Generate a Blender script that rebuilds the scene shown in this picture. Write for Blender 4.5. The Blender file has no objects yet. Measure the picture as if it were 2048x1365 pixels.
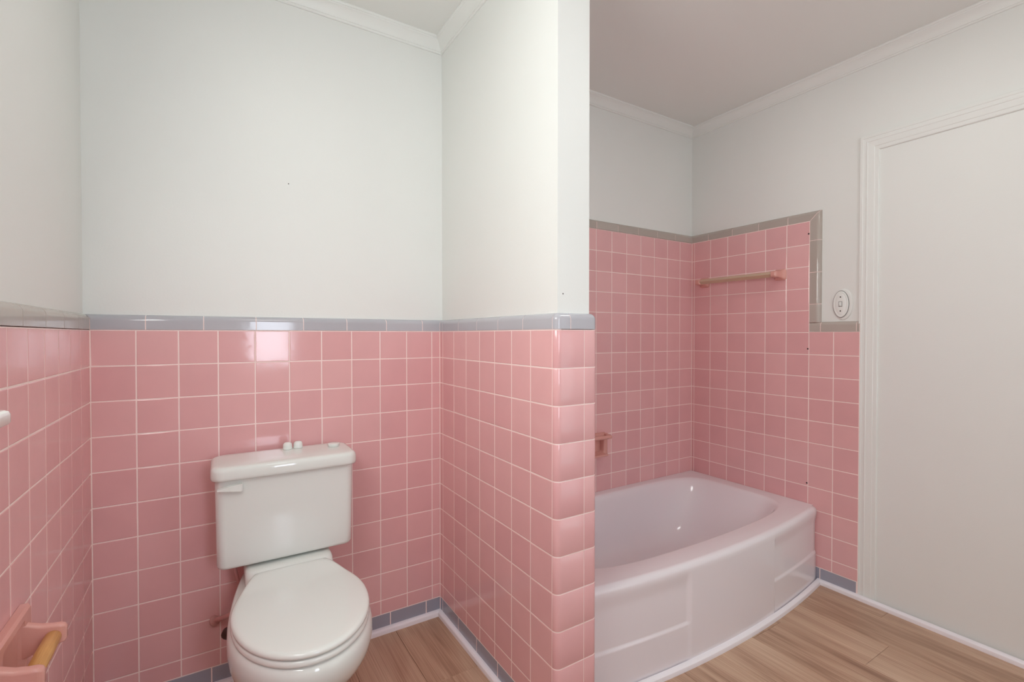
import bpy, bmesh, math, random
from mathutils import Vector, Matrix
random.seed(7)
PI = math.pi
SC = bpy.context.scene
COL = SC.collection

# ------------------------------------------------------------------ camera, world, lights, exposure
cam_d = bpy.data.cameras.new('camera')
cam_d.sensor_width = 36.0
cam_d.lens = 957.83 / 2048 * 36
cam_d.clip_start = 0.02
cam = bpy.data.objects.new('camera', cam_d)
COL.objects.link(cam)
cam.location = (-0.8317, -1.9255, 1.215)
cam.rotation_euler = (PI/2 - 0.0126, 0, -0.5572)
SC.camera = cam

world = bpy.data.worlds.new('world')
SC.world = world
world.use_nodes = True
bg = world.node_tree.nodes['Background']
bg.inputs[0].default_value = (0.80, 0.88, 1.0, 1)
bg.inputs[1].default_value = 9.5

def light(name, kind, loc, energy, color, rot=(0, 0, 0), **kw):
    d = bpy.data.lights.new(name, kind)
    d.energy = energy
    d.color = color
    for k, v in kw.items():
        setattr(d, k, v)
    o = bpy.data.objects.new(name, d)
    COL.objects.link(o)
    o.location = loc
    o.rotation_euler = rot
    return o

# the small globe lamp of the room (behind and to the right of the camera)
light('globe_light', 'POINT', (0.60, -2.05, 2.15), 2.6, (1.0, 1.0, 0.95), shadow_soft_size=0.07)
# the wide strip lamp over the vanity on the left wall, beside the camera
light('vanity_light', 'AREA', (-1.13, -1.35, 1.75), 12.0, (0.97, 1.0, 0.97), rot=(0, -PI/2+0.2, 0), shape='RECTANGLE', size=0.4, size_y=0.8)
# daylight entering through the window of the rear wall
light('window_daylight', 'AREA', (-0.39, -2.92, 1.46), 3.3, (0.82, 0.90, 1.0), rot=(PI/2, 0, 0), shape='RECTANGLE', size=0.34, size_y=0.96)
# added fill light under the ceiling in front of the toilet
light('toilet_fill_light', 'AREA', (-0.55, -0.95, 2.46), 2.2, (0.98, 1.0, 0.97), shape='DISK', size=0.3)
# extra unseen overhead fill, added to brighten the tub side
light('tub_fill_light', 'AREA', (0.9, -1.2, 2.46), 3.0, (0.98, 1.0, 0.97), shape='DISK', size=0.3)
# added soft fill from behind, set in an invented doorway of the rear wall
light('doorway_fill', 'AREA', (1.36, -2.92, 1.0), 4.6, (0.9, 0.95, 1.0), rot=(PI/2, 0, 0), shape='RECTANGLE', size=0.54, size_y=1.95)

vs = SC.view_settings
vs.view_transform = 'Standard'
vs.look = 'None'
vs.gamma = 1.0
vs.use_curve_mapping = False
vs.exposure = 0.04
SC.cycles.use_denoising = True
SC.cycles.max_bounces = 10
SC.cycles.diffuse_bounces = 7
SC.cycles.caustics_reflective = False
SC.cycles.caustics_refractive = False
SC.cycles.sample_clamp_indirect = 4.0

# ------------------------------------------------------------------ dimensions (metres)
T = 0.019            # how far tiling stands proud of the plaster
XL = -1.153          # tile face of the left wall
XR = 1.678           # tile face of the right wall
YE = -0.830          # tile face of the partition end
PX1 = 0.158          # partition tile face on the tub side
YREAR = -2.90
HC = 2.487
PV = 0.1095          # row pitch
PH = 0.1116          # column pitch
ZP = 1.2273          # top row line of the wainscot
G = 0.0028           # grout gap
CAPH = 0.049
ZBASE = 0.075

# ------------------------------------------------------------------ materials
def mat(name):
    m = bpy.data.materials.new(name)
    m.use_nodes = True
    nt = m.node_tree
    return m, nt, nt.nodes['Principled BSDF']

def noise_bump(nt, b, scale, strength, dist, detail=2.0, vec=None):
    n = nt.nodes.new('ShaderNodeTexNoise')
    n.inputs['Scale'].default_value = scale
    n.inputs['Detail'].default_value = detail
    if vec is None:
        g = nt.nodes.new('ShaderNodeNewGeometry')
        nt.links.new(g.outputs['Position'], n.inputs['Vector'])
    bp = nt.nodes.new('ShaderNodeBump')
    bp.inputs['Strength'].default_value = strength
    bp.inputs['Distance'].default_value = dist
    nt.links.new(n.outputs['Fac'], bp.inputs['Height'])
    nt.links.new(bp.outputs['Normal'], b.inputs['Normal'])
    return n

def plain(name, col, rough, bump=None, spec=0.5, metal=0.0, vary=None):
    m, nt, b = mat(name)
    b.inputs['Base Color'].default_value = (*col, 1)
    b.inputs['Roughness'].default_value = rough
    b.inputs['Specular IOR Level'].default_value = spec
    b.inputs['Metallic'].default_value = metal
    if bump:
        noise_bump(nt, b, *bump)
    if vary:
        g = nt.nodes.new('ShaderNodeNewGeometry')
        n = nt.nodes.new('ShaderNodeTexNoise')
        n.inputs['Scale'].default_value = vary[0]
        n.inputs['Detail'].default_value = 4
        nt.links.new(g.outputs['Position'], n.inputs['Vector'])
        r = nt.nodes.new('ShaderNodeValToRGB')
        r.color_ramp.elements[0].position = 0.35
        r.color_ramp.elements[1].position = 0.65
        r.color_ramp.elements[0].color = (*[c*(1-vary[1]) for c in col], 1)
        r.color_ramp.elements[1].color = (*[min(1, c*(1+vary[1]*0.5)) for c in col], 1)
        nt.links.new(n.outputs['Fac'], r.inputs[0])
        nt.links.new(r.outputs[0], b.inputs['Base Color'])
    return m

def tile_mat(name, cola, colb, rough=0.09, bump=0.06):
    """glazed tile: every piece gets a slightly different firing colour"""
    m, nt, b = mat(name)
    oi = nt.nodes.new('ShaderNodeObjectInfo')
    r = nt.nodes.new('ShaderNodeValToRGB')
    r.color_ramp.elements[0].color = (*cola, 1)
    r.color_ramp.elements[1].color = (*colb, 1)
    nt.links.new(oi.outputs['Random'], r.inputs[0])
    g = nt.nodes.new('ShaderNodeNewGeometry')
    n = nt.nodes.new('ShaderNodeTexNoise')
    n.inputs['Scale'].default_value = 9
    n.inputs['Detail'].default_value = 3
    nt.links.new(g.outputs['Position'], n.inputs['Vector'])
    mp = nt.nodes.new('ShaderNodeMapRange')
    mp.inputs['To Min'].default_value = 0.95
    mp.inputs['To Max'].default_value = 1.05
    nt.links.new(n.outputs['Fac'], mp.inputs['Value'])
    mx = nt.nodes.new('ShaderNodeVectorMath')
    mx.operation = 'SCALE'
    nt.links.new(r.outputs[0], mx.inputs[0])
    nt.links.new(mp.outputs[0], mx.inputs['Scale'])
    nt.links.new(mx.outputs[0], b.inputs['Base Color'])
    b.inputs['Roughness'].default_value = rough
    b.inputs['Specular IOR Level'].default_value = 0.5
    noise_bump(nt, b, 28, bump, 0.004, 1.0)
    return m

M = {}
M['paint'] = plain('white_wall_paint', (0.775, 0.79, 0.765), 0.5, (160, 0.10, 0.002, 3.0), vary=(1.6, 0.015))
M['trim'] = plain('white_trim_paint', (0.785, 0.80, 0.775), 0.4, (60, 0.08, 0.002))
M['ceil'] = plain('ceiling_paint', (0.78, 0.79, 0.765), 0.7, (140, 0.12, 0.002, 3.0))
M['shoe'] = plain('white_trim_cool_cast', (0.86, 0.83, 0.87), 0.3)  # white trim with the lavender light cast near the floor mixed in
M['pink'] = tile_mat('pink_glazed_tile', (0.71, 0.39, 0.395), (0.755, 0.435, 0.435))
M['grey'] = tile_mat('grey_glazed_tile', (0.43, 0.425, 0.46), (0.47, 0.465, 0.50))
M['base'] = tile_mat('grey_tile_cool_cast', (0.31, 0.31, 0.37), (0.34, 0.34, 0.40), 0.15)  # grey glaze again, bluish floor-level light cast put into the colour
M['taupe'] = tile_mat('taupe_glazed_tile', (0.42, 0.365, 0.325), (0.46, 0.405, 0.365))
M['grout'] = plain('pale_grout', (0.90, 0.735, 0.70), 0.8, (200, 0.2, 0.002))
M['ceramic'] = plain('white_vitreous_china', (0.73, 0.765, 0.735), 0.06)
M['seat'] = plain('white_seat_plastic', (0.755, 0.79, 0.76), 0.12)
M['tub'] = plain('pale_pink_enamel', (0.79, 0.745, 0.775), 0.10, (14, 0.04, 0.004))
M['bisque'] = plain('pink_fired_ceramic', (0.66, 0.335, 0.29), 0.16, (40, 0.12, 0.003))
M['bar'] = plain('tan_plastic_bar', (0.56, 0.40, 0.29), 0.25)
M['pipe'] = plain('pink_painted_metal', (0.55, 0.28, 0.26), 0.4)
M['dark'] = plain('dark_brown_metal', (0.06, 0.025, 0.02), 0.4)
M['hole'] = plain('dark_hole', (0.03, 0.012, 0.012), 0.8)
M['gap_shade'] = plain('gap_shade_grey', (0.16, 0.16, 0.155), 0.7)  # dark grey standing in for shade in the switch plate gaps
M['glass'] = plain('frosted_glass', (0.9, 0.93, 0.95), 0.4)

def wood_mat(name, dark, mid, lightc, rough, sx, sy):
    m, nt, b = mat(name)
    L = nt.links.new
    tc = nt.nodes.new('ShaderNodeTexCoord')
    oi = nt.nodes.new('ShaderNodeObjectInfo')
    mul = nt.nodes.new('ShaderNodeVectorMath'); mul.operation = 'MULTIPLY'
    L(tc.outputs['Object'], mul.inputs[0]); mul.inputs[1].default_value = (sx, sy, sx)
    off = nt.nodes.new('ShaderNodeVectorMath'); off.operation = 'SCALE'
    off.inputs[0].default_value = (37.0, 91.0, 53.0)
    L(oi.outputs['Random'], off.inputs['Scale'])
    add = nt.nodes.new('ShaderNodeVectorMath'); add.operation = 'ADD'
    L(mul.outputs[0], add.inputs[0]); L(off.outputs[0], add.inputs[1])
    # broad cathedral figure
    n1 = nt.nodes.new('ShaderNodeTexNoise'); n1.inputs['Scale'].default_value = 0.55; n1.inputs['Detail'].default_value = 3; n1.inputs['Distortion'].default_value = 0.8
    L(add.outputs[0], n1.inputs['Vector'])
    mm = nt.nodes.new('ShaderNodeMath'); mm.operation = 'MULTIPLY'; mm.inputs[1].default_value = 26
    L(n1.outputs['Fac'], mm.inputs[0])
    si = nt.nodes.new('ShaderNodeMath'); si.operation = 'SINE'
    L(mm.outputs[0], si.inputs[0])
    # fine streaks
    mul2 = nt.nodes.new('ShaderNodeVectorMath'); mul2.operation = 'MULTIPLY'
    L(add.outputs[0], mul2.inputs[0]); mul2.inputs[1].default_value = (14.0, 1.1, 14.0)
    n2 = nt.nodes.new('ShaderNodeTexNoise'); n2.inputs['Scale'].default_value = 2.0; n2.inputs['Detail'].default_value = 6
    L(mul2.outputs[0], n2.inputs['Vector'])
    n3 = nt.nodes.new('ShaderNodeTexNoise'); n3.inputs['Scale'].default_value = 0.9; n3.inputs['Detail'].default_value = 2
    L(add.outputs[0], n3.inputs['Vector'])
    a = nt.nodes.new('ShaderNodeMath'); a.operation = 'MULTIPLY_ADD'; a.inputs[1].default_value = 0.035; a.inputs[2].default_value = 0.0
    L(si.outputs[0], a.inputs[0])
    a2 = nt.nodes.new('ShaderNodeMath'); a2.operation = 'MULTIPLY_ADD'; a2.inputs[1].default_value = 0.46
    L(n2.outputs['Fac'], a2.inputs[0]); L(a.outputs[0], a2.inputs[2])
    a3 = nt.nodes.new('ShaderNodeMath'); a3.operation = 'MULTIPLY_ADD'; a3.inputs[1].default_value = 0.40
    L(n3.outputs['Fac'], a3.inputs[0]); L(a2.outputs[0], a3.inputs[2])
    a4 = nt.nodes.new('ShaderNodeMath'); a4.operation = 'MULTIPLY_ADD'; a4.inputs[1].default_value = 0.10
    L(oi.outputs['Random'], a4.inputs[0]); L(a3.outputs[0], a4.inputs[2])
    r = nt.nodes.new('ShaderNodeValToRGB')
    r.color_ramp.elements[0].position = 0.30; r.color_ramp.elements[0].color = (*dark, 1)
    r.color_ramp.elements[1].position = 0.68; r.color_ramp.elements[1].color = (*lightc, 1)
    e = r.color_ramp.elements.new(0.48); e.color = (*mid, 1)
    L(a4.outputs[0], r.inputs[0])
    L(r.outputs[0], b.inputs['Base Color'])
    b.inputs['Roughness'].default_value = rough
    bp = nt.nodes.new('ShaderNodeBump'); bp.inputs['Strength'].default_value = 0.12; bp.inputs['Distance'].default_value = 0.001
    L(n2.outputs['Fac'], bp.inputs['Height']); L(bp.outputs[0], b.inputs['Normal'])
    return m
M['floor'] = wood_mat('oak_plank', (0.25, 0.135, 0.086), (0.47, 0.30, 0.205), (0.63, 0.45, 0.325), 0.42, 13.0, 1.7)
M['roller'] = wood_mat('varnished_roller_wood', (0.42, 0.20, 0.06), (0.60, 0.31, 0.10), (0.70, 0.40, 0.15), 0.35, 30.0, 8.0)

# ------------------------------------------------------------------ helpers
def link(name, me, m, parent=None, smooth=False, **props):
    o = bpy.data.objects.new(name, me)
    COL.objects.link(o)
    if m is not None and not me.materials:
        me.materials.append(m)
    if smooth:
        me.polygons.foreach_set('use_smooth', [True]*len(me.polygons))
    if parent is not None:
        o.parent = parent
    for k, v in props.items():
        o[k] = v
    return o

def empty(name, loc, **props):
    o = bpy.data.objects.new(name, None)
    COL.objects.link(o)
    o.location = loc
    for k, v in props.items():
        o[k] = v
    return o

def from_bm(bm, name='mesh'):
    bmesh.ops.recalc_face_normals(bm, faces=bm.faces[:])
    me = bpy.data.meshes.new(name)
    bm.to_mesh(me)
    bm.free()
    return me

def sharp(me, deg=35):
    """smooth shading with hard edges above the angle"""
    me.polygons.foreach_set('use_smooth', [True]*len(me.polygons))
    me.set_sharp_from_angle(angle=math.radians(deg))

def add_box(bm, x0, x1, y0, y1, z0, z1, bev=0.0, seg=2):
    r = bmesh.ops.create_cube(bm, size=1.0)
    v = r['verts']
    bmesh.ops.scale(bm, vec=(abs(x1-x0), abs(y1-y0), abs(z1-z0)), verts=v)
    bmesh.ops.translate(bm, vec=((x0+x1)/2, (y0+y1)/2, (z0+z1)/2), verts=v)
    if bev > 0:
        es = list({e for q in v for e in q.link_edges})
        bmesh.ops.bevel(bm, geom=es, offset=bev, segments=seg, profile=0.5, affect='EDGES')

def box(name, dims, m, parent=None, bev=0.0, seg=2, **props):
    bm = bmesh.new()
    add_box(bm, *dims, bev=bev, seg=seg)
    me = from_bm(bm, name)
    if bev > 0:
        sharp(me)
    return link(name, me, m, parent, **props)

def add_loft(bm, rings, cap0=True, cap1=True):
    vr = [[bm.verts.new(p) for p in r] for r in rings]
    n = len(vr[0])
    for a, b in zip(vr, vr[1:]):
        for i in range(n):
            j = (i+1) % n
            bm.faces.new((a[i], a[j], b[j], b[i]))
    if cap0: bm.faces.new(vr[0][::-1])
    if cap1: bm.faces.new(vr[-1])

def loft(name, rings, m, parent=None, deg=40, cap0=True, cap1=True, **props):
    bm = bmesh.new()
    add_loft(bm, rings, cap0, cap1)
    me = from_bm(bm, name)
    sharp(me, deg)
    return link(name, me, m, parent, **props)

def rrect(cx, cy, hx, hy, r, z, n=6):
    pts = []
    for sx, sy, a0 in ((1, 1, 0), (-1, 1, PI/2), (-1, -1, PI), (1, -1, 1.5*PI)):
        for i in range(n+1):
            a = a0 + PI/2*i/n
            pts.append((cx+sx*(hx-r)+r*math.cos(a), cy+sy*(hy-r)+r*math.sin(a), z))
    return pts

def tube(name, pts, rad, m, parent=None, n=14, caps=True, **props):
    pts = [Vector(p) for p in pts]
    rings = []
    up = Vector((0.1, 0.2, 1)).normalized()
    for i, p in enumerate(pts):
        d = (pts[min(i+1, len(pts)-1)] - pts[max(i-1, 0)]).normalized()
        a = d.cross(up)
        if a.length < 1e-3: a = d.cross(Vector((1, 0, 0)))
        a.normalize(); b = d.cross(a)
        rr = rad[i] if isinstance(rad, (list, tuple)) else rad
        rings.append([tuple(p + a*rr*math.cos(2*PI*k/n) + b*rr*math.sin(2*PI*k/n)) for k in range(n)])
    return loft(name, rings, m, parent, 50, **props)

def sta(bx, by, nx, ny, tx=0.0, ty=0.0, k=0.0):
    return (bx, by, nx, ny, tx, ty, k)

def piece_mesh(stations, prof):
    """prof: closed polygon of (o, z); stations: base point, outward normal and shear k along t"""
    bm = bmesh.new()
    rings = []
    for bx, by, nx, ny, tx, ty, k in stations:
        rings.append([(bx+nx*o+tx*k*o, by+ny*o+ty*k*o, z) for o, z in prof])
    add_loft(bm, rings)
    return from_bm(bm)

def cap_prof(z0, w=CAPH, shrink=0.0, zlow=G/2):
    t = T - shrink
    p = [(0.0, z0+zlow), (t-0.0010, z0+zlow), (t, z0+zlow+0.0010), (t, z0+w-T)]
    for i in range(1, 9):
        a = PI/2*i/8
        p.append((t*math.cos(a), z0+w-T+(T-shrink)*math.sin(a)))
    return p

def rect_prof(z0, z1, bev=0.0013, t=T):
    return [(0, z0), (t-bev, z0), (t-bev*0.3, z0+bev*0.3), (t, z0+bev), (t, z1-bev), (t-bev*0.3, z1-bev*0.3), (t-bev, z1), (0, z1)]

def end_bevel(stations):
    return stations

# --- tiles
_tm = {}
def tile_mesh(w, h, key):
    k = (round(w, 4), round(h, 4), key)
    if k in _tm: return _tm[k]
    w2, h2 = w/2, h/2
    rings = []
    for ins, y in ((0.0, 0.007), (0.0, 0.0016), (0.0006, 0.0005), (0.0020, 0.0)):
        rings.append([(-w2+ins, y, -h2+ins), (w2-ins, y, -h2+ins), (w2-ins, y, h2-ins), (-w2+ins, y, h2-ins)])
    bm = bmesh.new()
    add_loft(bm, rings)
    me = from_bm(bm, 'tile')
    me.materials.append(M[key])
    _tm[k] = me
    return me

ROT = {'S': 0.0, 'W': -PI/2, 'E': PI/2}   # direction that the tile face looks: -y, -x, +x

def put_tile(parent, face, a0, a1, z0, z1, plane, key='pink', name='tile'):
    """a0..a1 along the wall in world x (face S) or y (faces W, E)"""
    w, h = abs(a1-a0)-G, (z1-z0)-G
    if w < 0.003 or h < 0.003: return
    me = tile_mesh(w, h, key)
    o = bpy.data.objects.new(name, me)
    COL.objects.link(o)
    c = (a0+a1)/2
    o.location = (c, plane, (z0+z1)/2) if face == 'S' else (plane, c, (z0+z1)/2)
    o.rotation_euler = (random.gauss(0, 0.0022), 0, ROT[face]+random.gauss(0, 0.0022))
    o.parent = parent

def grid(parent, face, plane, cols, rows):
    for c0, c1 in zip(cols, cols[1:]):
        for z0, z1 in zip(rows, rows[1:]):
            put_tile(parent, face, c0, c1, z0, z1, plane)

def bed(parent, dims):
    box('grout_bed', dims, M['grout'], parent)

ROWS = [ZBASE, ZP-10*PV] + [ZP-k*PV for k in range(9, 0, -1)] + [ZP+0.003]
ROWS_HI = [0.30] + [ZP-k*PV for k in range(8, -5, -1)] + [1.779]
ZC, ZC2 = ZP+0.003, 1.779

def cap_run(parent, base, n, t, seams, z0, key, k0=0.0, k1=0.0, name='cap_tile'):
    """straight run of bullnose pieces; base(a)->(x,y) of the plaster line, seams are a-values"""
    core = piece_mesh([sta(*base(seams[0]), *n, *t, k0), sta(*base(seams[-1]), *n, *t, k1)], cap_prof(z0, CAPH-0.0007, 0.0007, -0.001))
    link('grout_bed', core, M['grout'], parent)
    L = len(seams)
    sg = 1 if seams[-1] > seams[0] else -1
    for i in range(L-1):
        a0, a1 = seams[i]+sg*G/2, seams[i+1]-sg*G/2
        ka = k0 if i == 0 else 0.0
        kb = k1 if i == L-2 else 0.0
        me = piece_mesh([sta(*base(a0), *n, *t, ka), sta(*base(a1), *n, *t, kb)], cap_prof(z0))
        sharp(me, 40)
        link(name, me, M[key], parent)

def structure(name, dims, m, label, cat, **kw):
    return box(name, dims, m, kind='structure', label=label, category=cat, **kw)

# ------------------------------------------------------------------ the setting
wl = structure('wall_left', (XL-T-0.1, XL-T, YREAR-0.1, T+0.1, -0.05, HC+0.05), M['paint'], 'white painted wall left of the toilet with pink tiled lower half', 'wall')
wb = structure('wall_back', (XL-T, 0.019+0.06, T, T+0.1, -0.05, HC+0.05), M['paint'], 'white painted wall behind the toilet with pink tiled lower half', 'wall')
wp = structure('wall_partition', (T, PX1-T, YE+T, T, -0.05, HC+0.05), M['paint'], 'short white partition wall between toilet and bathtub, tiled pink below', 'wall')
wa = structure('wall_alcove', (0.079, XR+T, T, T+0.1, -0.05, HC+0.05), M['paint'], 'wall behind the bathtub, pink tile under plain white paint', 'wall')
wr = structure('wall_right', (XR+T, XR+T+0.1, YREAR-0.1, T+0.1, -0.05, HC+0.05), M['paint'], 'white wall at the foot of the bathtub with stepped pink tile', 'wall')

# rear wall with a window opening
WX0, WX1, WZ0, WZ1 = -0.56, -0.22, 0.97, 1.95
bm = bmesh.new()
add_box(bm, XL-T, WX0, YREAR-0.1, YREAR, -0.05, HC+0.05)
add_box(bm, WX1, 1.06, YREAR-0.1, YREAR, -0.05, HC+0.05)
add_box(bm, 1.66, XR+T, YREAR-0.1, YREAR, -0.05, HC+0.05)
add_box(bm, 1.06, 1.66, YREAR-0.1, YREAR, 2.03, HC+0.05)
add_box(bm, WX0, WX1, YREAR-0.1, YREAR, -0.05, WZ0)
add_box(bm, WX0, WX1, YREAR-0.1, YREAR, WZ1, HC+0.05)
link('wall_rear', from_bm(bm), M['paint'], kind='structure', label='plain white wall behind the camera with a narrow window', category='wall')
bm = bmesh.new()  # closed shell added behind the invented doorway to keep sky light out
for d in ((1.0, 1.06, YREAR-1.2, YREAR-0.1, -0.05, 2.5), (1.66, 1.72, YREAR-1.2, YREAR-0.1, -0.05, 2.5), (1.0, 1.72, YREAR-1.26, YREAR-1.2, -0.05, 2.5), (1.0, 1.72, YREAR-1.26, YREAR-0.1, 2.5, 2.56), (1.0, 1.72, YREAR-1.26, YREAR-0.1, -0.1, -0.05)):
    add_box(bm, *d)
link('wall_sky_blocker', from_bm(bm), M['paint'], kind='structure', label='added unseen white shell blocking the sky behind the doorway fill light', category='wall')
bm = bmesh.new()  # casing made up to frame the fill light
for x0, x1, z0, z1 in ((1.0, 1.06, 0.0, 2.09), (1.66, 1.69, 0.0, 2.09), (1.06, 1.66, 2.03, 2.09)):
    add_box(bm, x0, x1, YREAR, YREAR+0.018, z0, z1, 0.003, 1)
link('door_fill_frame', from_bm(bm), M['trim'], kind='structure', label='white casing added around the doorway fill light behind the camera', category='door')
bm = bmesh.new()
for x0, x1, z0, z1 in ((WX0-0.06, WX0, WZ0-0.06, WZ1+0.06), (WX1, WX1+0.06, WZ0-0.06, WZ1+0.06), (WX0, WX1, WZ1, WZ1+0.06), (WX0, WX1, WZ0-0.06, WZ0)):
    add_box(bm, x0, x1, YREAR, YREAR+0.018, z0, z1, 0.003, 1)
link('window_1', from_bm(bm), M['trim'], kind='structure', label='narrow white framed window in the wall behind the camera', category='window')

floor = structure('floor', (XL-T, XR+T, YREAR, T, -0.05, -0.004), M['dark'], 'brown oak plank floor running towards the toilet wall', 'floor')
structure('ceiling', (XL-T-0.1, XR+T+0.1, YREAR-0.1, T+0.1, HC, HC+0.1), M['ceil'], 'flat white painted ceiling above the whole bathroom', 'ceiling')

# floor planks, 0.2 m wide, running along y
px = [-0.205+0.2002*k for k in range(-5, 11)]
px = [max(XL-T, min(XR+T, v)) for v in px]
for i, (x0, x1) in enumerate(zip(px, px[1:])):
    if x1-x0 < 0.02: continue
    joint = -1.13 if i == 12 else (-0.45 - (i*0.47) % 1.2)
    ends = [0.019]
    y = joint
    while y < -0.15: y += 1.22
    y -= 1.22
    while y > YREAR+0.1:
        ends.append(y); y -= 1.22
    ends.append(YREAR)
    for y1, y0 in zip(ends, ends[1:]):
        w, l = (x1-x0)/2-0.0004, (y1-y0)/2-0.0004
        bm = bmesh.new()
        rings = [[(-w+s, -l+s, z), (w-s, -l+s, z), (w-s, l-s, z), (-w+s, l-s, z)] for s, z in ((0, -0.005), (0, -0.0011), (0.0012, 0.0))]
        add_loft(bm, rings)
        o = link('floor_plank', from_bm(bm), M['floor'], floor)
        o.location = ((x0+x1)/2, (y0+y1)/2, 0)

# ---- wainscot of the left wall
lcols = [-0.003-0.1145*k for k in range(0, 26)]
bed(wl, (XL-T, XL-0.0007, YREAR+0.005, 0.0, 0.0, ZC+0.002))
grid(wl, 'E', XL, lcols, ROWS)
seams = [0.0-0.019] + [-0.137-0.1555*k for k in range(0, 18)]
cap_run(wl, lambda a: (XL-T, a), (1, 0), (0, 1), [T]+seams[1:], ZC, 'taupe', -1.0, 0.0)
for a, b_ in zip([-0.0]+[-0.10-0.1555*k for k in range(0, 17)], [-0.10-0.1555*k for k in range(0, 18)]):
    put_tile(wl, 'E', b_, a, 0.0, ZBASE, XL, 'base', 'base_tile')

# ---- wainscot behind the toilet
bcols = [XL] + [-1.0417+PH*i for i in range(0, 10)] + [0.0]
bed(wb, (XL, 0.0, 0.0007, T, 0.0, ZC+0.002))
grid(wb, 'S', 0.0, bcols, ROWS)
cap_run(wb, lambda a: (a, T), (0, -1), (1, 0), [XL-T, -1.017, -0.860, -0.703, -0.547, -0.390, -0.234, -0.079, T], ZC, 'grey', 1.0, -1.0)
bs = [XL] + [-1.001+0.156*k for k in range(0, 7)] + [0.0]
for a, b_ in zip(bs, bs[1:]):
    put_tile(wb, 'S', a, b_, 0.0, ZBASE, 0.0, 'base', 'base_tile')

# ---- partition, toilet side
pcols = [0.0, -0.0292] + [-0.0292-PH*k for k in range(1, 8)]
pcols[-1] = YE+T
bed(wp, (0.0007, T, YE+T, 0.0, 0.0, ZC+0.002))
grid(wp, 'W', 0.0, pcols, ROWS)
cap_run(wp, lambda a: (T, a), (-1, 0), (0, -1), [T, -0.026, -0.183, -0.340, -0.497, -0.654, YE+T], ZC, 'grey', 1.0, 0.0)
bs = [0.0, -0.023, -0.180, -0.337, -0.494, -0.651, YE+T]
for a, b_ in zip(bs, bs[1:]):
    put_tile(wp, 'W', b_, a, 0.0, ZBASE, 0.0, 'base', 'base_tile')

# ---- partition end: rounded corners on both sides
def fan(cx, cy, a0, a1, n):
    return [sta(cx, cy, math.cos(math.radians(a0+(a1-a0)*i/n)), math.sin(math.radians(a0+(a1-a0)*i/n))) for i in range(n+1)]
CX0, CX1, CY = T, PX1-T, YE+T
XS1, XS2 = 0.105, 0.0
g = G/2
SEAM = 270+35
colA = fan(CX0, CY, 180+3, 270, 8) + [sta(XS1-g, CY, 0, -1)]
colB = [sta(XS1+g, CY, 0, -1)] + fan(CX1, CY, 270, SEAM-3, 4)
colC = fan(CX1, CY, SEAM+3, 360, 6) + [sta(CX1, -0.735, 1, 0)]
full = fan(CX0, CY, 180, 270, 8) + fan(CX1, CY, 270, 360, 8) + [sta(CX1, -0.735, 1, 0)]
link('grout_bed', piece_mesh(full, rect_prof(0.0, ZC+0.002, 0.0005, T-0.0007)), M['grout'], wp)
link('grout_bed', piece_mesh(full, cap_prof(ZC, CAPH-0.0007, 0.0007, -0.001)), M['grout'], wp)
rows_b = [0.0] + ROWS
for i, (z0, z1) in enumerate(zip(rows_b, rows_b[1:])):
    for c in (colA, colB, colC):
        me = piece_mesh(c, rect_prof(z0+g, z1-g))
        sharp(me, 40)
        link('base_tile' if i == 0 else 'bullnose_tile', me, M['base' if i == 0 else 'pink'], wp)
capA = fan(CX0, CY, 180+3, 270, 8) + [sta(0.053-g, CY, 0, -1)]
capB = [sta(0.053+g, CY, 0, -1)] + fan(CX1, CY, 270, SEAM-3, 4)
for c in (capA, capB, colC):
    me = piece_mesh(c, cap_prof(ZC))
    sharp(me, 40)
    link('cap_tile', me, M['grey'], wp)

# ---- stepped tile shared by the right wall and the tub side of the partition
YST = -0.6864
def stepped(parent, sx, xp, near_cols):
    """sx=-1: face looks to -x (right wall), +1: looks to +x (partition); xp = plaster x"""
    face = 'W' if sx < 0 else 'E'
    xt = xp + sx*T
    xb = xp + sx*(T-0.0007)
    x0, x1 = min(xp, xb), max(xp, xb)
    cols = [0.0, -0.0168] + [-0.0168-PH*k for k in range(1, 6)] + [YST]
    yn = near_cols[-1]
    bed(parent, (x0, x1, YST, 0.0, 0.0, ZC2+0.001))
    bed(parent, (x0, x1, yn, YST, 0.0, ZC+0.001))
    grid(parent, face, xt, cols, ROWS_HI)
    ncols = [YST] + near_cols
    grid(parent, face, xt, ncols, ROWS)
    n, t = (sx, 0), (0, -1)
    top = [T, -0.112, -0.267, -0.423, -0.579, -0.686-CAPH+T]
    cap_run(parent, lambda a: (xp, a), n, t, top, ZC2, 'taupe', 1.0, 0.0)
    return xt, xb

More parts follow.
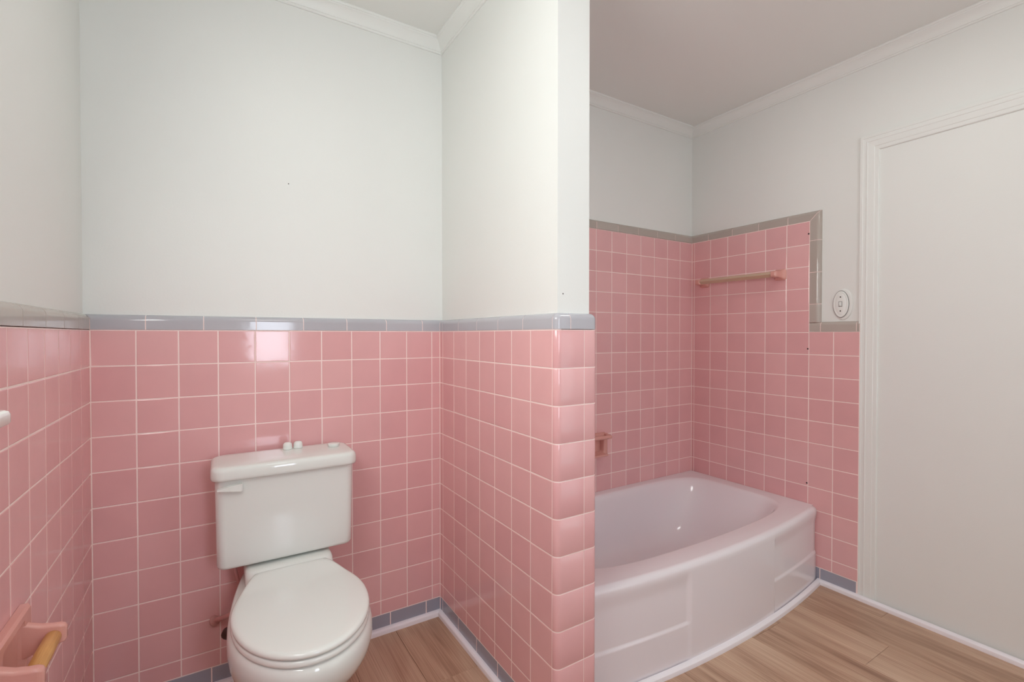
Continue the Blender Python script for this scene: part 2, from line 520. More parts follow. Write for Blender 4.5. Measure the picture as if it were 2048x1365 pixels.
# mitred corner handled with a custom strip
def vstrip(parent, sx, xp, seams_z, key):
    """vertical bullnose: flat from YST for 0.03, then rounded back to the plaster, profile in plan"""
    w = CAPH
    def prof(sh):
        t = T - sh
        p = [(xp, YST-(g if sh == 0 else 0)), (xp+sx*(t-0.001), YST-(g if sh == 0 else 0)), (xp+sx*t, YST-(g if sh == 0 else 0)-0.001), (xp+sx*t, YST-w+T)]
        for i in range(1, 9):
            a = PI/2*i/8
            p.append((xp+sx*t*math.cos(a), YST-w+T-(T-sh)*math.sin(a)))
        return p
    def build(z0, z1, sh, mitre):
        rings = []
        for z, mt in ((z0, 0), (z1, mitre)):
            r = []
            for x, y in prof(sh):
                dz = (YST-y) if mt else 0.0
                r.append((x, y, z+dz))
            rings.append(r)
        bm = bmesh.new(); add_loft(bm, rings)
        return from_bm(bm)
    link('grout_bed', build(seams_z[0], seams_z[-1], 0.0012, 1), M['grout'], parent)
    for i, (z0, z1) in enumerate(zip(seams_z, seams_z[1:])):
        last = i == len(seams_z)-2
        me = build(z0+g, z1-g-(0.001 if last else 0), 0.0, 1 if last else 0)
        sharp(me, 40)
        link('edge_tile', me, M[key], parent)

def stepped_caps(parent, sx, xp, low_seams):
    # horizontal top run whose last piece is mitred in elevation against the vertical strip
    def top_piece(a0, a1, k0, mitre, sh, m, nm):
        prof = cap_prof(ZC2, CAPH if sh == 0 else CAPH-0.0012, sh, G/2 if sh == 0 else -0.001)
        rings = []
        r0 = [(xp+sx*o, a0-k0*o, z) for o, z in prof]
        if mitre:
            r1 = [(xp+sx*o, a1-(z-ZC2)+(0.0011 if sh == 0 else 0), z) for o, z in prof]
        else:
            r1 = [(xp+sx*o, a1, z) for o, z in prof]
        bm = bmesh.new(); add_loft(bm, [r0, r1])
        me = from_bm(bm); sharp(me, 40)
        link(nm, me, m, parent)
    ss = [T, -0.112, -0.267, -0.423, -0.579, YST]
    top_piece(ss[0], ss[-1], 1.0, True, 0.0012, M['grout'], 'grout_bed')
    for i, (a0, a1) in enumerate(zip(ss, ss[1:])):
        lastp = i == len(ss)-2
        top_piece(a0-(0 if i == 0 else g), a1 if lastp else a1+g, 1.0 if i == 0 else 0.0, lastp, 0.0, M['taupe'], 'cap_tile')
    vstrip(parent, sx, xp, [ZC+CAPH-0.002, 1.367, 1.524, 1.681, ZC2], 'taupe')
    # the low cap in front of the step
    cap_run(parent, lambda a: (xp, a), (sx, 0), (0, -1), low_seams, ZC, 'taupe')

def stepped_wall(parent, sx, xp, yn, cols_near, low_seams):
    face = 'W' if sx < 0 else 'E'
    xt = xp + sx*T
    xb = xp + sx*(T-0.0007)
    x0, x1 = min(xp, xb), max(xp, xb)
    cols = [0.0, -0.0168] + [-0.0168-PH*k for k in range(1, 6)] + [YST]
    bed(parent, (x0, x1, YST, 0.0, 0.0, ZC2+0.001))
    bed(parent, (x0, x1, yn, YST, 0.0, ZC+0.001))
    grid(parent, face, xt, cols, ROWS_HI)
    grid(parent, face, xt, cols_near, ROWS)
    stepped_caps(parent, sx, xp, low_seams)

# right wall
stepped_wall(wr, -1, XR+T, -0.907, [YST, -0.798, -0.907], [YST, -0.739, -0.893, -0.907])
for a, b_ in ((-0.745, -0.690), (-0.902, -0.745)):
    put_tile(wr, 'W', a, b_, 0.0, ZBASE, XR, 'base', 'base_tile')
# tub side of the partition
stepped_wall(wp, 1, PX1-T, -0.735, [YST, -0.735], [YST, -0.735])

# ---- alcove wall behind the tub
acols = [PX1] + [1.566-PH*k for k in range(12, -1, -1)] + [XR]
bed(wa, (PX1, XR, 0.0007, T, 0.0, ZC2+0.002))
grid(wa, 'S', 0.0, acols, ROWS_HI)
cap_run(wa, lambda a: (a, T), (0, -1), (1, 0), [PX1-T]+[1.523-0.156*k for k in range(8, 0, -1)]+[1.523, XR+T], ZC2, 'taupe', 1.0, -1.0)

for x_, y_, sx_, zt, par in ((XL, 0.0, 1, ZC, wb), (0.0, 0.0, -1, ZC, wb), (XR, 0.0, -1, ZC2, wa), (PX1, 0.0, 1, ZC2, wa)):
    box('corner_grout', (x_-0.002 if sx_ > 0 else x_-0.0011, x_+0.0011 if sx_ > 0 else x_+0.002, y_-0.0011, y_+0.002, 0.0, zt), M['grout'], par)
# small dark screw holes left in the tile and paint
def hole(parent, face, x, y, z, r):
    bm = bmesh.new()
    bmesh.ops.create_cone(bm, cap_ends=True, segments=10, radius1=r, radius2=r*0.7, depth=0.0016)
    me = from_bm(bm)
    o = link('screw_hole', me, M['hole'], parent)
    o.location = (x, y, z)
    o.rotation_euler = (PI/2, 0, 0) if face == 'S' else (0, PI/2, 0)
for z in (1.717, 1.146, 0.476):
    hole(wr, 'W', XR-0.0002, -0.682, z, 0.0042)
hole(wb, 'S', -0.593, T-0.0002, 1.774, 0.0022)
hole(wp, 'S', 0.039, YE+T-0.0002, 1.336, 0.0022)

# ------------------------------------------------------------------ mouldings
def run_sweep(name, pts, prof, m, label, ends=(0, 0)):
    """prof (o, z) to the right-hand side of the travel direction; pts 2D polyline, mitred inside"""
    P = [Vector(p) for p in pts]
    rings = []
    for i, p in enumerate(P):
        if i == 0: d0 = d1 = (P[1]-P[0]).normalized()
        elif i == len(P)-1: d0 = d1 = (P[-1]-P[-2]).normalized()
        else: d0, d1 = (P[i]-P[i-1]).normalized(), (P[i+1]-P[i]).normalized()
        n0, n1 = Vector((d0.y, -d0.x)), Vector((d1.y, -d1.x))
        mv = (n0+n1); mv = mv/ max(1e-6, mv.dot(n0))
        if i == 0 and ends[0]: mv = mv + d0*ends[0]
        if i == len(P)-1 and ends[1]: mv = mv + d1*ends[1]
        rings.append([(p.x+mv.x*o, p.y+mv.y*o, z) for o, z in prof])
    bm = bmesh.new(); add_loft(bm, rings)
    me = from_bm(bm); sharp(me, 30)
    return link(name, me, m, kind='structure', label=label, category='trim')

B = 2.431
crown = [(0, B), (0.005, B), (0.0075, B+0.003), (0.0075, B+0.0075), (0.010, B+0.0085), (0.0115, B+0.013),
         (0.0125, B+0.016), (0.0155, B+0.024), (0.021, B+0.033), (0.029, B+0.041), (0.0335, B+0.0435),
         (0.0345, B+0.0465), (0.039, B+0.048), (0.041, B+0.051), (0.041, HC), (0, HC)]
X0, X1, X2, X3 = XL-T, T, PX1-T, XR+T
run_sweep('trim_1', [(X0, YREAR), (X0, T)], crown, M['trim'], 'white crown moulding along the top of the left wall', (1, -1))
run_sweep('trim_2', [(X0, T), (X1, T)], crown, M['trim'], 'white crown moulding on the wall above the toilet', (1, -1))
run_sweep('trim_3', [(X1, T), (X1, YE+T), (X2, YE+T), (X2, T)], crown, M['trim'], 'white crown moulding wrapping the top of the partition', (1, -1))
run_sweep('trim_4', [(X2, T), (X3, T)], crown, M['trim'], 'white crown moulding above the wall behind the bathtub', (1, -1))
run_sweep('trim_5', [(X3, T), (X3, YREAR)], crown, M['trim'], 'long white crown moulding over the right wall and blocked doorway', (1, -1))
run_sweep('trim_6', [(X3, YREAR), (X0, YREAR)], crown, M['trim'], 'white crown moulding on the wall behind the camera', (1, -1))
shoe = [(0, 0), (0.018, 0), (0.018, 0.009), (0.0165, 0.015), (0.012, 0.0195), (0.006, 0.022), (0, 0.022)]
run_sweep('trim_7', [(XL, YREAR), (XL, 0)], shoe, M['shoe'], 'white shoe moulding along the floor of the left wall', (1, -1))
run_sweep('trim_8', [(XL, 0), (0, 0)], shoe, M['shoe'], 'white shoe moulding on the floor behind the toilet', (1, -1))
run_sweep('trim_9', [(0, 0), (0, YE), (PX1, YE), (PX1, -0.76)], shoe, M['shoe'], 'white shoe moulding around the foot of the partition', (1, 0))
def bow(x): return -0.798 + 0.108*(x-0.918)**2
bp_ = [(PX1+0.001+(XR-PX1-0.002)*i/24, bow(PX1+(XR-PX1)*i/24)) for i in range(25)]
run_sweep('trim_10', bp_, shoe, M['shoe'], 'curved white shoe moulding following the bathtub front', (0, -0.6))
run_sweep('trim_11', [(XR, -0.738), (XR, YREAR)], shoe, M['shoe'], 'white shoe moulding under the tile and blocked doorway at right', (0.6, -1))

# ------------------------------------------------------------------ blocked doorway on the right wall
xw = XR+T
DY0, DY1, DZ = -0.900, -1.84, 2.116
door = box('door_1', (xw-0.004, xw+0.004, DY1+0.07, DY0-0.07, 0.0, DZ-0.06), M['paint'], kind='structure', label='flush white blocked doorway panel inside a moulded casing', category='door')
casing = [(0, 0), (0.0, 0.016), (0.002, 0.0175), (0.012, 0.0175), (0.014, 0.0160), (0.024, 0.0155), (0.026, 0.0168), (0.030, 0.0168), (0.032, 0.0152),
          (0.046, 0.0142), (0.055, 0.0136), (0.057, 0.0120), (0.070, 0.0112), (0.073, 0.009), (0.0745, 0.0)]
def casing_leg(rings): 
    bm = bmesh.new(); add_loft(bm, rings); me = from_bm(bm); sharp(me, 28)
    return link('door_casing', me, M['paint'], door)
def casing_frame():
    def ring(fy):  # corner position function (o across, t out)
        return [fy(o, t) for o, t in casing]
    p0 = ring(lambda o, t: (xw-t, DY0-o, 0.0))
    p1 = ring(lambda o, t: (xw-t, DY0-o, DZ-o))
    p2 = ring(lambda o, t: (xw-t, DY1+o, DZ-o))
    p3 = ring(lambda o, t: (xw-t, DY1+o, 0.0))
    casing_leg([p0, p1]); casing_leg([p1, p2]); casing_leg([p2, p3])
casing_frame()

# ------------------------------------------------------------------ bathtub
tub = empty('bathtub', (0.918, -0.40, 0.0), label='pale pink bow-fronted bathtub set in the tiled alcove', category='bathtub')
def local(bm, o):
    bmesh.ops.translate(bm, vec=-Vector(o.location), verts=bm.verts[:])
TC = Vector((0.925, -0.375))
TX0, TX1, TZ = PX1+0.0025, XR-0.0025, 0.376
NR = 0.024
def outer_pt(th):
    dx, dy = math.cos(th), math.sin(th)
    best = 1e9
    if dx > 1e-9: best = min(best, (TX1-TC.x)/dx)
    if dx < -1e-9: best = min(best, (TX0-TC.x)/dx)
    if dy > 1e-9: best = min(best, (-0.0025-TC.y)/dy)
    if dy < -1e-9:
        lo, hi = 0.0, 3.0
        for _ in range(50):
            m_ = (lo+hi)/2
            if TC.y+m_*dy > bow(TC.x+m_*dx)+NR: lo = m_
            else: hi = m_
        best = min(best, lo)
    return (TC.x+best*dx, TC.y+best*dy)
NB = 120
angs = [2*PI*i/NB for i in range(NB)]
for cx_, cy_ in ((TX1, -0.001), (TX0, -0.001), (TX0, bow(TX0)+NR), (TX1, bow(TX1)+NR)):
    a = math.atan2(cy_-TC.y, cx_-TC.x) % (2*PI)
    j = min(range(len(angs)), key=lambda q: abs(angs[q]-a))
    angs[j] = a
def inner_pt(th, ins_l, ins_r, ins_b, ins_f, n):
    # superellipse with different half-axes per side, bowed to follow the front
    dx, dy = math.cos(th), math.sin(th)
    ax = (1.595-TC.x-ins_r) if dx > 0 else (TC.x-0.245-ins_l)
    ay = (-0.050-TC.y-ins_b) if dy > 0 else (TC.y+0.690-ins_f)
    ax, ay = max(ax, 0.02), max(ay, 0.02)
    r = (abs(dx/ax)**n+abs(dy/ay)**n)**(-1/n)
    x, y = TC.x+r*dx, TC.y+r*dy
    if dy < 0:
        y += 0.085*(x-0.918)**2 * min(1.0, -(y-TC.y)/0.25)
    return x, y
rings = []
rings.append([(*outer_pt(t), 0.02) for t in angs])
rings.append([(*outer_pt(t), TZ-0.002) for t in angs])
rings.append([(*outer_pt(t), TZ) for t in angs])
# (inset left, right, back, front, z, exponent)
lv = [(-.010, -.012, -.008, -.006, TZ+0.000, 6.0), (-.004, -.003, -.004, -.002, TZ-0.001, 6.0), (.002, .004, .002, .002, TZ-0.005, 5.8), (.008, .014, .008, .006, TZ-0.014, 5.5),
      (.014, .032, .014, .010, TZ-0.035, 5.0), (.022, .065, .022, .016, TZ-0.08, 4.6), (.034, .12, .034, .026, TZ-0.15, 4.2), (.050, .18, .048, .042, TZ-0.22, 4.0),
      (.075, .24, .068, .062, TZ-0.275, 3.6), (.12, .31, .10, .095, TZ-0.305, 3.2), (.20, .40, .15, .15, TZ-0.317, 3.0), (.40, .50, .24, .24, TZ-0.32, 2.6)]
for l_, r_, b_, f_, z, n in lv:
    rings.append([(*inner_pt(t, l_, r_, b_, f_, n), z) for t in angs])
bm = bmesh.new()
add_loft(bm, rings, cap0=True, cap1=True)
local(bm, tub)
me = from_bm(bm); sharp(me, 40)
link('basin', me, M['tub'], tub)

def sstep(a, b, x):
    t = max(0.0, min(1.0, (x-a)/(b-a)))
    return t*t*(3-2*t)
XA, XB = 0.646, 1.206
def apron_depth(x, z):
    """how far the apron surface lies behind the bow"""
    side = (1-sstep(XA-0.013, XA+0.013, x)) + sstep(XB-0.005, XB+0.006, x)
    zr = 0.158
    up = 0.0085; lo = 0.0035
    d = up + (lo-up)*(1-sstep(zr-0.010, zr+0.006, z))
    fade = 1-sstep(0.29, 0.356, z)
    edge = sstep(PX1, PX1+0.02, x)
    return d*side*fade*edge
xs = set()
x = PX1+0.001
while x < XR: xs.add(round(x, 5)); x += 0.03
xs.add(XR-0.001)
for c in (XA, XB):
    for q in range(-10, 11, 1): xs.add(round(c+q*0.0015, 5))
xs = sorted(xs)
zs = [0.0, 0.05, 0.10, 0.13] + [0.145+0.0018*i for i in range(12)] + [0.19, 0.24, 0.28, 0.295, 0.305, 0.315, 0.325, 0.335, 0.343]
zs = [(z, 0.0) for z in zs]
for i in range(1, 9):
    a = PI/2*i/8
    zs.append((TZ-NR+NR*math.sin(a), NR*(1-math.cos(a))))
bm = bmesh.new()
grid_v = []
for x in xs:
    colv = []
    for z, back in zs:
        endr = 0.012*(1-math.sqrt(max(0, 1-max(0, (x-(XR-0.013))/0.012)**2))) if x > XR-0.013 else 0.0
        colv.append(bm.verts.new((x, bow(x)+apron_depth(x, z)+back+endr*0.6, z - (endr*0.5 if z > 0.34 else 0))))
    colv.append(bm.verts.new((x, bow(x)+NR+0.004, TZ-0.0005)))
    colv.append(bm.verts.new((x, bow(x)+NR+0.004, 0.0)))
    grid_v.append(colv)
nz = len(grid_v[0])
for a, b_ in zip(grid_v, grid_v[1:]):
    for i in range(nz):
        j = (i+1) % nz
        bm.faces.new((a[i], b_[i], b_[j], a[j]))
bm.faces.new(grid_v[0]); bm.faces.new(grid_v[-1][::-1])
local(bm, tub)
me = from_bm(bm); sharp(me, 50)
link('apron', me, M['tub'], tub)

# ------------------------------------------------------------------ toilet
tl = empty('toilet', (-0.622, -0.02, 0.0), label='white two-piece toilet with closed round lid against the tiled wall', category='toilet')
def tloft(name, rings, m, deg=45, parent=tl, cap0=True, cap1=True, **props):
    bm = bmesh.new(); add_loft(bm, rings, cap0, cap1)
    bmesh.ops.translate(bm, vec=-Vector(tl.location), verts=bm.verts[:])
    me = from_bm(bm); sharp(me, deg)
    return link(name, me, m, parent, **props)
TXC = -0.622
def egg(z, hw, yf, yb, hwb, yw=-0.455, n=56, sag=0.0):
    """outline: half ellipse at the front, soft taper to a straight back"""
    pts = []
    for i in range(n//2+1):                   # front half, right to left through the front
        a = -PI*i/(n//2)
        pts.append((TXC+hw*math.cos(a), yw+(yw-yf)*math.sin(a), z))
    m_ = n//4
    for i in range(1, m_+1):                  # left side going back
        t = i/m_
        y = yw+(yb-yw)*math.sin(t*PI/2*0.999) if False else yw+(yb-yw)*t
        w = hwb+(hw-hwb)*math.cos(t*PI/2)**0.9
        pts.append((TXC-w, y, z))
    for i in range(m_, 0, -1):
        t = i/m_
        y = yw+(yb-yw)*t
        w = hwb+(hw-hwb)*math.cos(t*PI/2)**0.9
        pts.append((TXC+w, y, z))
    return pts
R = [(0.0, .118, -.545, -.10, .095), (0.012, .118, -.545, -.10, .095), (0.03, .110, -.53, -.11, .09), (0.10, .108, -.52, -.11, .088), (0.17, .116, -.535, -.10, .09),
     (0.225, .134, -.575, -.09, .095), (0.27, .155, -.625, -.07, .10), (0.31, .173, -.668, -.06, .105), (0.345, .183, -.698, -.06, .112),
     (0.375, .1865, -.713, -.06, .118), (0.40, .185, -.714, -.06, .120), (0.415, .180, -.708, -.06, .12), (0.420, .173, -.700, -.062, .118)]
tloft('bowl', [egg(*r) for r in R], M['ceramic'], 60)
# deck that carries the tank
deck = []
for z, ins, yfr in ((0.33, 0.0, -0.30), (0.40, 0.0, -0.285), (0.44, 0.0, -0.262), (0.462, 0.001, -0.246), (0.471, 0.005, -0.236), (0.4745, 0.014, -0.226)):
    hy = (-0.045-yfr)/2
    deck.append(rrect(TXC, -0.045-hy, 0.131-ins-(0.43-z)*0.02, hy, 0.035, z))
tloft('deck', deck, M['ceramic'], 60)
# seat and lid
SH = [(-.470, .178)]
def seat_ring(z, ins, lift=0.0, yb=-0.238):
    r = egg(z, .178-ins, -.710+ins, yb-ins*0.4, .108-ins*0.6)
    out = []
    for x_, y_, z_ in r:
        l_ = lift*sstep(-0.345, -0.245, y_)
        out.append((x_, y_, z_+l_))
    return out
tloft('seat_ring', [seat_ring(.4215, .010), seat_ring(.4215, .005), seat_ring(.424, .001), seat_ring(.428, 0.0), seat_ring(.434, 0.001), seat_ring(.4375, .004), seat_ring(.4385, .012)], M['seat'], 50)
# lid with a crowned top and raised hinge end
lr = [(.4405, .012, 0.0), (.4405, .005, 0.0), (.443, .001, .004), (.448, 0.0, .006), (.4525, .002, .009), (.4555, .006, .012), (.4570, .014, .0135), (.4582, .03, .014), (.4590, .06, .014), (.4594, .10, .014)]
rings = []
for z, ins, lift in lr:
    rings.append(seat_ring(z, ins, lift))
lidm = [(TXC+(x_-TXC)*0.15, -0.44+(y_+0.44)*0.25, .4598) for x_, y_, z_ in rings[-1]]
rings.append([( TXC+(x_-TXC)*0.5, -0.44+(y_+0.44)*0.6, .4596+0.004*sstep(-0.345, -0.245, -0.44+(y_+0.44)*0.6)) for x_, y_, z_ in rings[-1]])
rings.append(lidm)
tloft('lid', rings, M['seat'], 60)
for sx in (-1, 1):
    bm = bmesh.new()
    add_box(bm, TXC+sx*0.075-0.016, TXC+sx*0.075+0.016, -0.262, -0.236, 0.425, 0.4695, 0.005, 2)
    bmesh.ops.translate(bm, vec=-Vector(tl.location), verts=bm.verts[:])
    me = from_bm(bm); sharp(me)
    link('hinge', me, M['seat'], tl)
# tank
TKX = -0.6245
def tank_ring(z, hx, yf, r, yb=-0.032):
    hy = (yb-yf)/2
    pts = rrect(TKX, yb-hy, hx, hy, r, z, 6)
    out = []
    for x_, y_, z_ in pts:      # gently bowed front
        if y_ < yb-hy:
            y_ -= 0.006*(1-((x_-TKX)/hx)**2)
        out.append((x_, y_, z_))
    return out
tk = [tank_ring(.4850, .180, -.185, .020), tank_ring(.4850, .196, -.200, .022), tank_ring(.4875, .2005, -.2035, .024), tank_ring(.495, .2035, -.206, .026),
      tank_ring(.56, .2045, -.207, .026), tank_ring(.66, .206, -.208, .026), tank_ring(.766, .2075, -.209, .026)]
tloft('tank', tk, M['ceramic'], 50)
tlid = [tank_ring(.766, .205, -.206, .028, -.030), tank_ring(.766, .2155, -.2225, .030, -.026), tank_ring(.7685, .2180, -.2255, .034, -.024), tank_ring(.775, .2190, -.2265, .035, -.023),
        tank_ring(.793, .2185, -.2255, .035, -.023), tank_ring(.8000, .2165, -.2235, .035, -.024), tank_ring(.8045, .2125, -.2190, .034, -.026), tank_ring(.8068, .207, -.2130, .032, -.029), tank_ring(.8078, .199, -.2040, .030, -.034), tank_ring(.8090, .165, -.165, .030, -.06)]
tloft('tank_lid', tlid, M['ceramic'], 60)
# flush lever on the left of the tank front
lev = []
def lsec(x, y0, y1, z0, z1):
    return [(x, y0, z0), (x, y1, z0+0.0015), (x, y1, z1-0.0015), (x, y0, z1)]
yf_ = -0.212
lev = [lsec(-.826, yf_-.004, yf_-.016, .7375, .7435), lsec(-.815, yf_-.004, yf_-.018, .7365, .7465), lsec(-.797, yf_-.004, yf_-.018, .734, .7495),
       lsec(-.7955, yf_-.001, yf_-.015, .733, .7500), lsec(-.780, yf_-.001, yf_-.015, .7300, .7520), lsec(-.763, yf_+.001, yf_-.013, .7275, .7535), lsec(-.7585, yf_+.002, yf_-.009, .7275, .7535)]
tloft('flush_lever', lev, M['seat'], 20)
# base bolt caps of the foot are hidden; supply connection nut under the tank
def tcyl(name, x, y, z0, z1, r, m, parent=tl):
    rings = [[(x+r*k*math.cos(2*PI*i/16), y+r*k*math.sin(2*PI*i/16), z) for i in range(16)] for z, k in ((z0, 0.85), (z0+0.003, 1.0), (z1, 1.0))]
    tloft(name, rings, m, 40, parent)
tcyl('tank_nut', -.777, -.085, .464, .486, .014, M['pipe'])

# supply pipe, stop valve and handle
sp = empty('supply_valve', (-0.80, -0.02, 0.25), label='pink painted water supply pipe and stop valve behind the toilet', category='valve')
def wpart(name, fn, parent):
    o = fn()
    for v in o.data.vertices: v.co -= Vector(parent.location)
    return o
wpart('riser', lambda: tube('riser', [(-.777, -.085, .463), (-.776, -.085, .43), (-.766, -.085, .385), (-.754, -.085, .345), (-.748, -.088, .315), (-.748, -.09, .295)], 0.0055, M['pipe'], sp), sp)
wpart('stub_pipe', lambda: tube('stub_pipe', [(-.832, -.001, .236), (-.815, -.030, .250), (-.785, -.070, .276), (-.748, -.09, .292)], [0.009, 0.0085, 0.0085, 0.010], M['pipe'], sp), sp)
wpart('escutcheon', lambda: tube('escutcheon', [(-.834, 0.0, .235), (-.832, -.004, .236), (-.830, -.007, .237)], [0.019, 0.018, 0.011], M['pipe'], sp), sp)
wpart('handle', lambda: tube('handle', [(-.796, -.085, .228), (-.797, -.097, .226), (-.798, -.103, .225)], [0.019, 0.021, 0.014], M['dark'], sp), sp)
wpart('valve_stem', lambda: tube('valve_stem', [(-.760, -.088, .287), (-.780, -.087, .255), (-.795, -.088, .229)], 0.006, M['pipe'], sp), sp)

# things on the tank lid
ZT = 0.8090
def lathe(name, x, y, z, prof, m, n=24, parent=None, **props):
    rings = [[(r*math.cos(2*PI*i/n), r*math.sin(2*PI*i/n), zz) for i in range(n)] for r, zz in prof]
    bm = bmesh.new(); add_loft(bm, rings)
    me = from_bm(bm); sharp(me, 45)
    o = link(name, me, m, parent, **props)
    if parent is None: o.location = (x, y, z)
    return o
dome = [(.0145, 0), (.0158, .001), (.0158, .005), (.0150, .0075), (.0150, .014), (.0135, .0195), (.0100, .0232), (.005, .0245)]
lathe('bolt_cap', -.6110, -.062, ZT, dome, M['seat'], label='left one of the two small white domed caps standing on the tank lid', category='cap', group='bolt caps on the tank lid')
lathe('bolt_cap', -.5765, -.060, ZT, dome, M['seat'], label='right one of the two small white domed caps standing on the tank lid', category='cap', group='bolt caps on the tank lid')
lathe('round_cap', -.462, -.100, ZT, [(.0175, 0), (.019, .001), (.019, .004), (.0205, .005), (.0205, .010), (.019, .0112), (.007, .0116)], M['seat'], label='low flat white round cap lying near the right end of the tank lid', category='cap')

# ------------------------------------------------------------------ toilet paper holder on the left wall
tp = empty('toilet_paper_holder', (XL, -0.735, 0.645), label='pink ceramic toilet paper holder with wooden roller on the left wall', category='paper holder')
def rbox_bm(dims, bev, seg=3):
    bm = bmesh.new(); add_box(bm, *dims, bev=bev, seg=seg)
    return bm
def tpart(name, bm, m, parent, off=None, deg=40):
    bmesh.ops.translate(bm, vec=-Vector((off or parent).location), verts=bm.verts[:])
    me = from_bm(bm); sharp(me, deg)
    return link(name, me, m, parent)
# plate with a scooped recess
def rr_yz(x, yc, zc, hy, hz, r, n=5):
    return [(x, a, b_) for a, b_, _ in rrect(yc, zc, hy, hz, r, 0, n)]
pc = (-0.741, 0.632)
rings = [rr_yz(XL+0.0005, *pc, .100, .062, .003), rr_yz(XL+0.0120, *pc, .100, .062, .003), rr_yz(XL+0.0165, *pc, .0955, .0575, .004),
         rr_yz(XL+0.0165, -.7345, .632, .0600, .046, .012), rr_yz(XL+0.0155, -.7345, .632, .0590, .045, .013), rr_yz(XL+0.005, -.7345, .632, .056, .041, .016), rr_yz(XL+0.001, -.7345, .632, .047, .032, .020)]
bm = bmesh.new(); add_loft(bm, rings); tpart('back_plate', bm, M['bisque'], tp, deg=28)
def arm(yc, hy):
    rings = []
    for x_, zc, hz, h_ in ((XL+0.008, .6330, .036, hy), (XL+0.022, .6325, .030, hy), (XL+0.036, .6325, .024, hy*.97), (XL+0.052, .6325, .0205, hy*.93), (XL+0.064, .6325, .019, hy*.9), (XL+0.070, .632, .0165, hy*.78), (XL+0.073, .632, .011, hy*.5)):
        rings.append(rr_yz(x_, yc, zc, h_, hz, min(h_, hz)*0.6))
    bm = bmesh.new(); add_loft(bm, rings); return bm
tpart('arm', arm(-.668, .0090), M['bisque'], tp, deg=60)
tpart('arm', arm(-.814, .0110), M['bisque'], tp, deg=60)
o = tube('roller', [(XL+0.054, -.676, .631), (XL+0.054, -.679, .631), (XL+0.054, -.740, .631), (XL+0.054, -.801, .631), (XL+0.054, -.804, .631)], [.0115, .0132, .0140, .0132, .0115], M['roller'], tp, n=20)
for v in o.data.vertices: v.co -= tp.location

# white shelf whose rounded corner shows at the left edge
ws = empty('wall_shelf', (XL, -1.35, 1.115), label='white shelf with rounded corner on the left wall, cut by the frame', category='shelf')
def shelf_ring(z, ins):
    x0, x1, y0, y1, r = XL+0.0005, -1.052-ins, -1.75+ins, -1.052-ins, 0.020-ins*0.5
    p = [(x0, y0, z), (x0, y1, z)][::-1]
    p = [(x0, y1, z), (x0, y0, z)]
    for i in range(7):
        a = -PI/2+PI/2*i/6; p.append((x1-r+r*math.cos(a), y0+r+r*math.sin(a), z))
    for i in range(7):
        a = PI/2*i/6; p.append((x1-r+r*math.cos(a), y1-r+r*math.sin(a), z))
    return p
bm = bmesh.new(); add_loft(bm, [shelf_ring(1.101, .004), shelf_ring(1.1015, .0015), shelf_ring(1.104, 0), shelf_ring(1.114, 0), shelf_ring(1.1175, .0015), shelf_ring(1.119, .005)])
tpart('shelf_board', bm, M['ceramic'], ws)
for y in (-1.22, -1.62):
    bm = bmesh.new(); add_box(bm, XL+0.0005, XL+0.07, y-0.008, y+0.008, 1.07, 1.1015, 0.004, 2)
    tpart('bracket', bm, M['ceramic'], ws)

# ------------------------------------------------------------------ towel bar in the alcove
tb = empty('towel_bar', (XR, -0.325, 1.53), label='ceramic towel bar with tan square rod above the foot of the bathtub', category='towel bar')
def post(yc):
    rings = []
    for x_, h_, hz in ((.0005, .030, .028), (.006, .030, .028), (.008, .028, .026), (.014, .020, .021), (.026, .0165, .018), (.045, .016, .0165), (.060, .0165, .0165), (.070, .0155, .0155), (.0745, .012, .012), (.0755, .007, .007)):
        rings.append(rr_yz(XR-x_, yc, 1.528, h_, hz, min(h_, hz)*0.35))
    bm = bmesh.new(); add_loft(bm, rings); return bm
tpart('post', post(-.092), M['bisque'], tb, deg=50)
tpart('post', post(-.545), M['bisque'], tb, deg=50)
bm = bmesh.new()
s = 0.0145
add_loft(bm, [[(XR-0.060, y, 1.528-s), (XR-0.060+s, y, 1.528), (XR-0.060, y, 1.528+s), (XR-0.060-s, y, 1.528)] for y in (-.100, -.538)])
tpart('rod', bm, M['bar'], tb, deg=20)

# soap dish with grab bar on the wall behind the tub (half hidden by the partition)
sd = empty('soap_dish', (0.885, 0.0, 0.625), label='pink ceramic soap dish with grab rail behind the partition edge', category='soap dish')
def rr_xz(y, xc, zc, hx, hz, r, n=5):
    return [(a, y, b_) for a, b_, _ in rrect(xc, zc, hx, hz, r, 0, n)]
SX = 0.862
rings = [rr_xz(-.0005, SX, .630, .098, .062, .008), rr_xz(-.024, SX, .630, .094, .060, .012), rr_xz(-.028, SX, .630, .089, .056, .012), rr_xz(-.028, SX, .626, .066, .038, .010),
         rr_xz(-.026, SX, .626, .064, .036, .010), rr_xz(-.003, SX, .626, .060, .033, .012)]
bm = bmesh.new(); add_loft(bm, rings); tpart('body', bm, M['bisque'], sd, deg=50)
rings = [[(x_, -.024, .584), (x_, -.060, .577), (x_, -.066, .580), (x_, -.067, .590), (x_, -.061, .591), (x_, -.057, .585), (x_, -.024, .592)] for x_ in (SX-.060, SX+.060)]
bm = bmesh.new(); add_loft(bm, rings); tpart('tray', bm, M['bisque'], sd, deg=30)
for sx in (-1, 1):
    rings = [rr_xz(y_, SX+sx*xo, .676, .012, h_, .005) for y_, xo, h_ in ((-.024, .080, .016), (-.035, .079, .013), (-.052, .078, .011), (-.064, .078, .008))]
    bm = bmesh.new(); add_loft(bm, rings); tpart('rail_bracket', bm, M['bisque'], sd, deg=50)
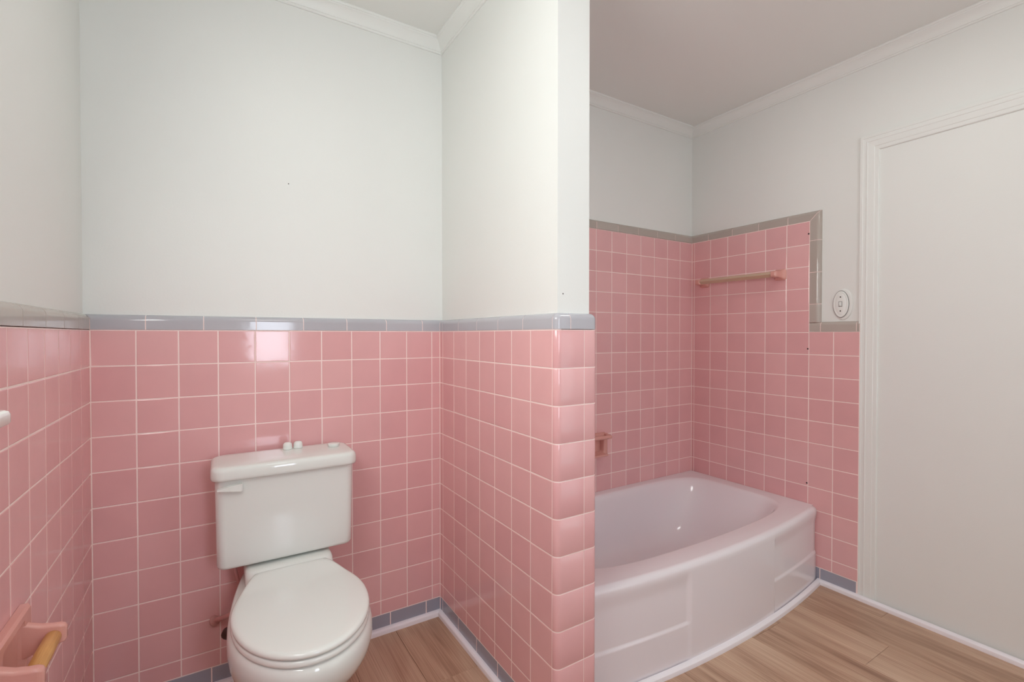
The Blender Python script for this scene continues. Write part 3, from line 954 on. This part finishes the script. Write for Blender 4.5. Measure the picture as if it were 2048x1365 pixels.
o = tube('grab_rail', [(SX-.088, -.055, .676), (SX-.085, -.055, .676), (SX+.085, -.055, .676), (SX+.088, -.055, .676)], [.008, .0105, .0105, .008], M['bisque'], sd)
for v in o.data.vertices: v.co -= sd.location

# ------------------------------------------------------------------ oval switch plate
sw = empty('light_switch', (xw, -0.823, 1.36), label='painted oval light switch plate between the taupe edge tile and the door casing', category='switch')
def oval(x_, yc, zc, a, b_, n=40):
    return [(x_, yc+a*math.cos(2*PI*i/n), zc+b_*math.sin(2*PI*i/n)) for i in range(n)]
bm = bmesh.new(); add_loft(bm, [oval(xw-.0002, -.832, 1.360, .0405, .0725), oval(xw-.004, -.832, 1.360, .0395, .0715), oval(xw-.0055, -.832, 1.360, .0365, .0685), oval(xw-.0055, -.829, 1.360, .030, .060)])
tpart('backing_ring', bm, M['paint'], sw, deg=50)
bm = bmesh.new(); add_loft(bm, [oval(xw-.0045, -.8225, 1.361, .0352, .0644), oval(xw-.0062, -.8225, 1.361, .0352, .0644)])
tpart('gap_shadow', bm, M['gap_shade'], sw)  # dark ring painted in as the shadow around the plate
bm = bmesh.new(); add_loft(bm, [oval(xw-.005, -.8225, 1.361, .0330, .0620), oval(xw-.0085, -.8225, 1.361, .0330, .0620), oval(xw-.0105, -.8225, 1.361, .0310, .0600), oval(xw-.0110, -.8225, 1.361, .0270, .056), oval(xw-.0098, -.8225, 1.361, .0250, .0535), oval(xw-.0110, -.8225, 1.361, .0225, .0505), oval(xw-.0118, -.8225, 1.361, .012, .03)])
pl = tpart('cover_plate', bm, M['trim'], sw, deg=25)
bm = bmesh.new(); add_box(bm, xw-.0128, xw-.010, -.8305, -.8145, 1.3485, 1.3735, 0.0008, 1); tpart('toggle_frame', bm, M['gap_shade'], sw)
bm = bmesh.new(); add_box(bm, xw-.0140, xw-.010, -.8285, -.8165, 1.3505, 1.3715, 0.0008, 1); tpart('toggle_slot', bm, M['trim'], sw)
bm = bmesh.new(); add_box(bm, xw-.0195, xw-.010, -.8262, -.8192, 1.3520, 1.3625, 0.0015, 2); tpart('toggle', bm, M['trim'], sw)
for z in (1.3945, 1.3285):
    bm = bmesh.new()
    add_loft(bm, [oval(xw-.0108, -.8225, z, .0033, .0033, 12), oval(xw-.0126, -.8225, z, .0028, .0028, 12)])
    tpart('screw', bm, M['hole'], sw)

# ------------------------------------------------------------------ ceiling lamp behind the camera
gl = empty('globe_lamp', (0.45, -2.05, HC), label='white ceiling rose and stem of the lamp behind the camera', category='lamp')
bm = bmesh.new(); add_loft(bm, [[(0.45+r*math.cos(2*PI*i/24), -2.05+r*math.sin(2*PI*i/24), z) for i in range(24)] for r, z in ((.06, HC), (.06, HC-.012), (.02, HC-.03), (.008, HC-.035), (.008, HC-.22))])
tpart('ceiling_rose', bm, M['trim'], gl)
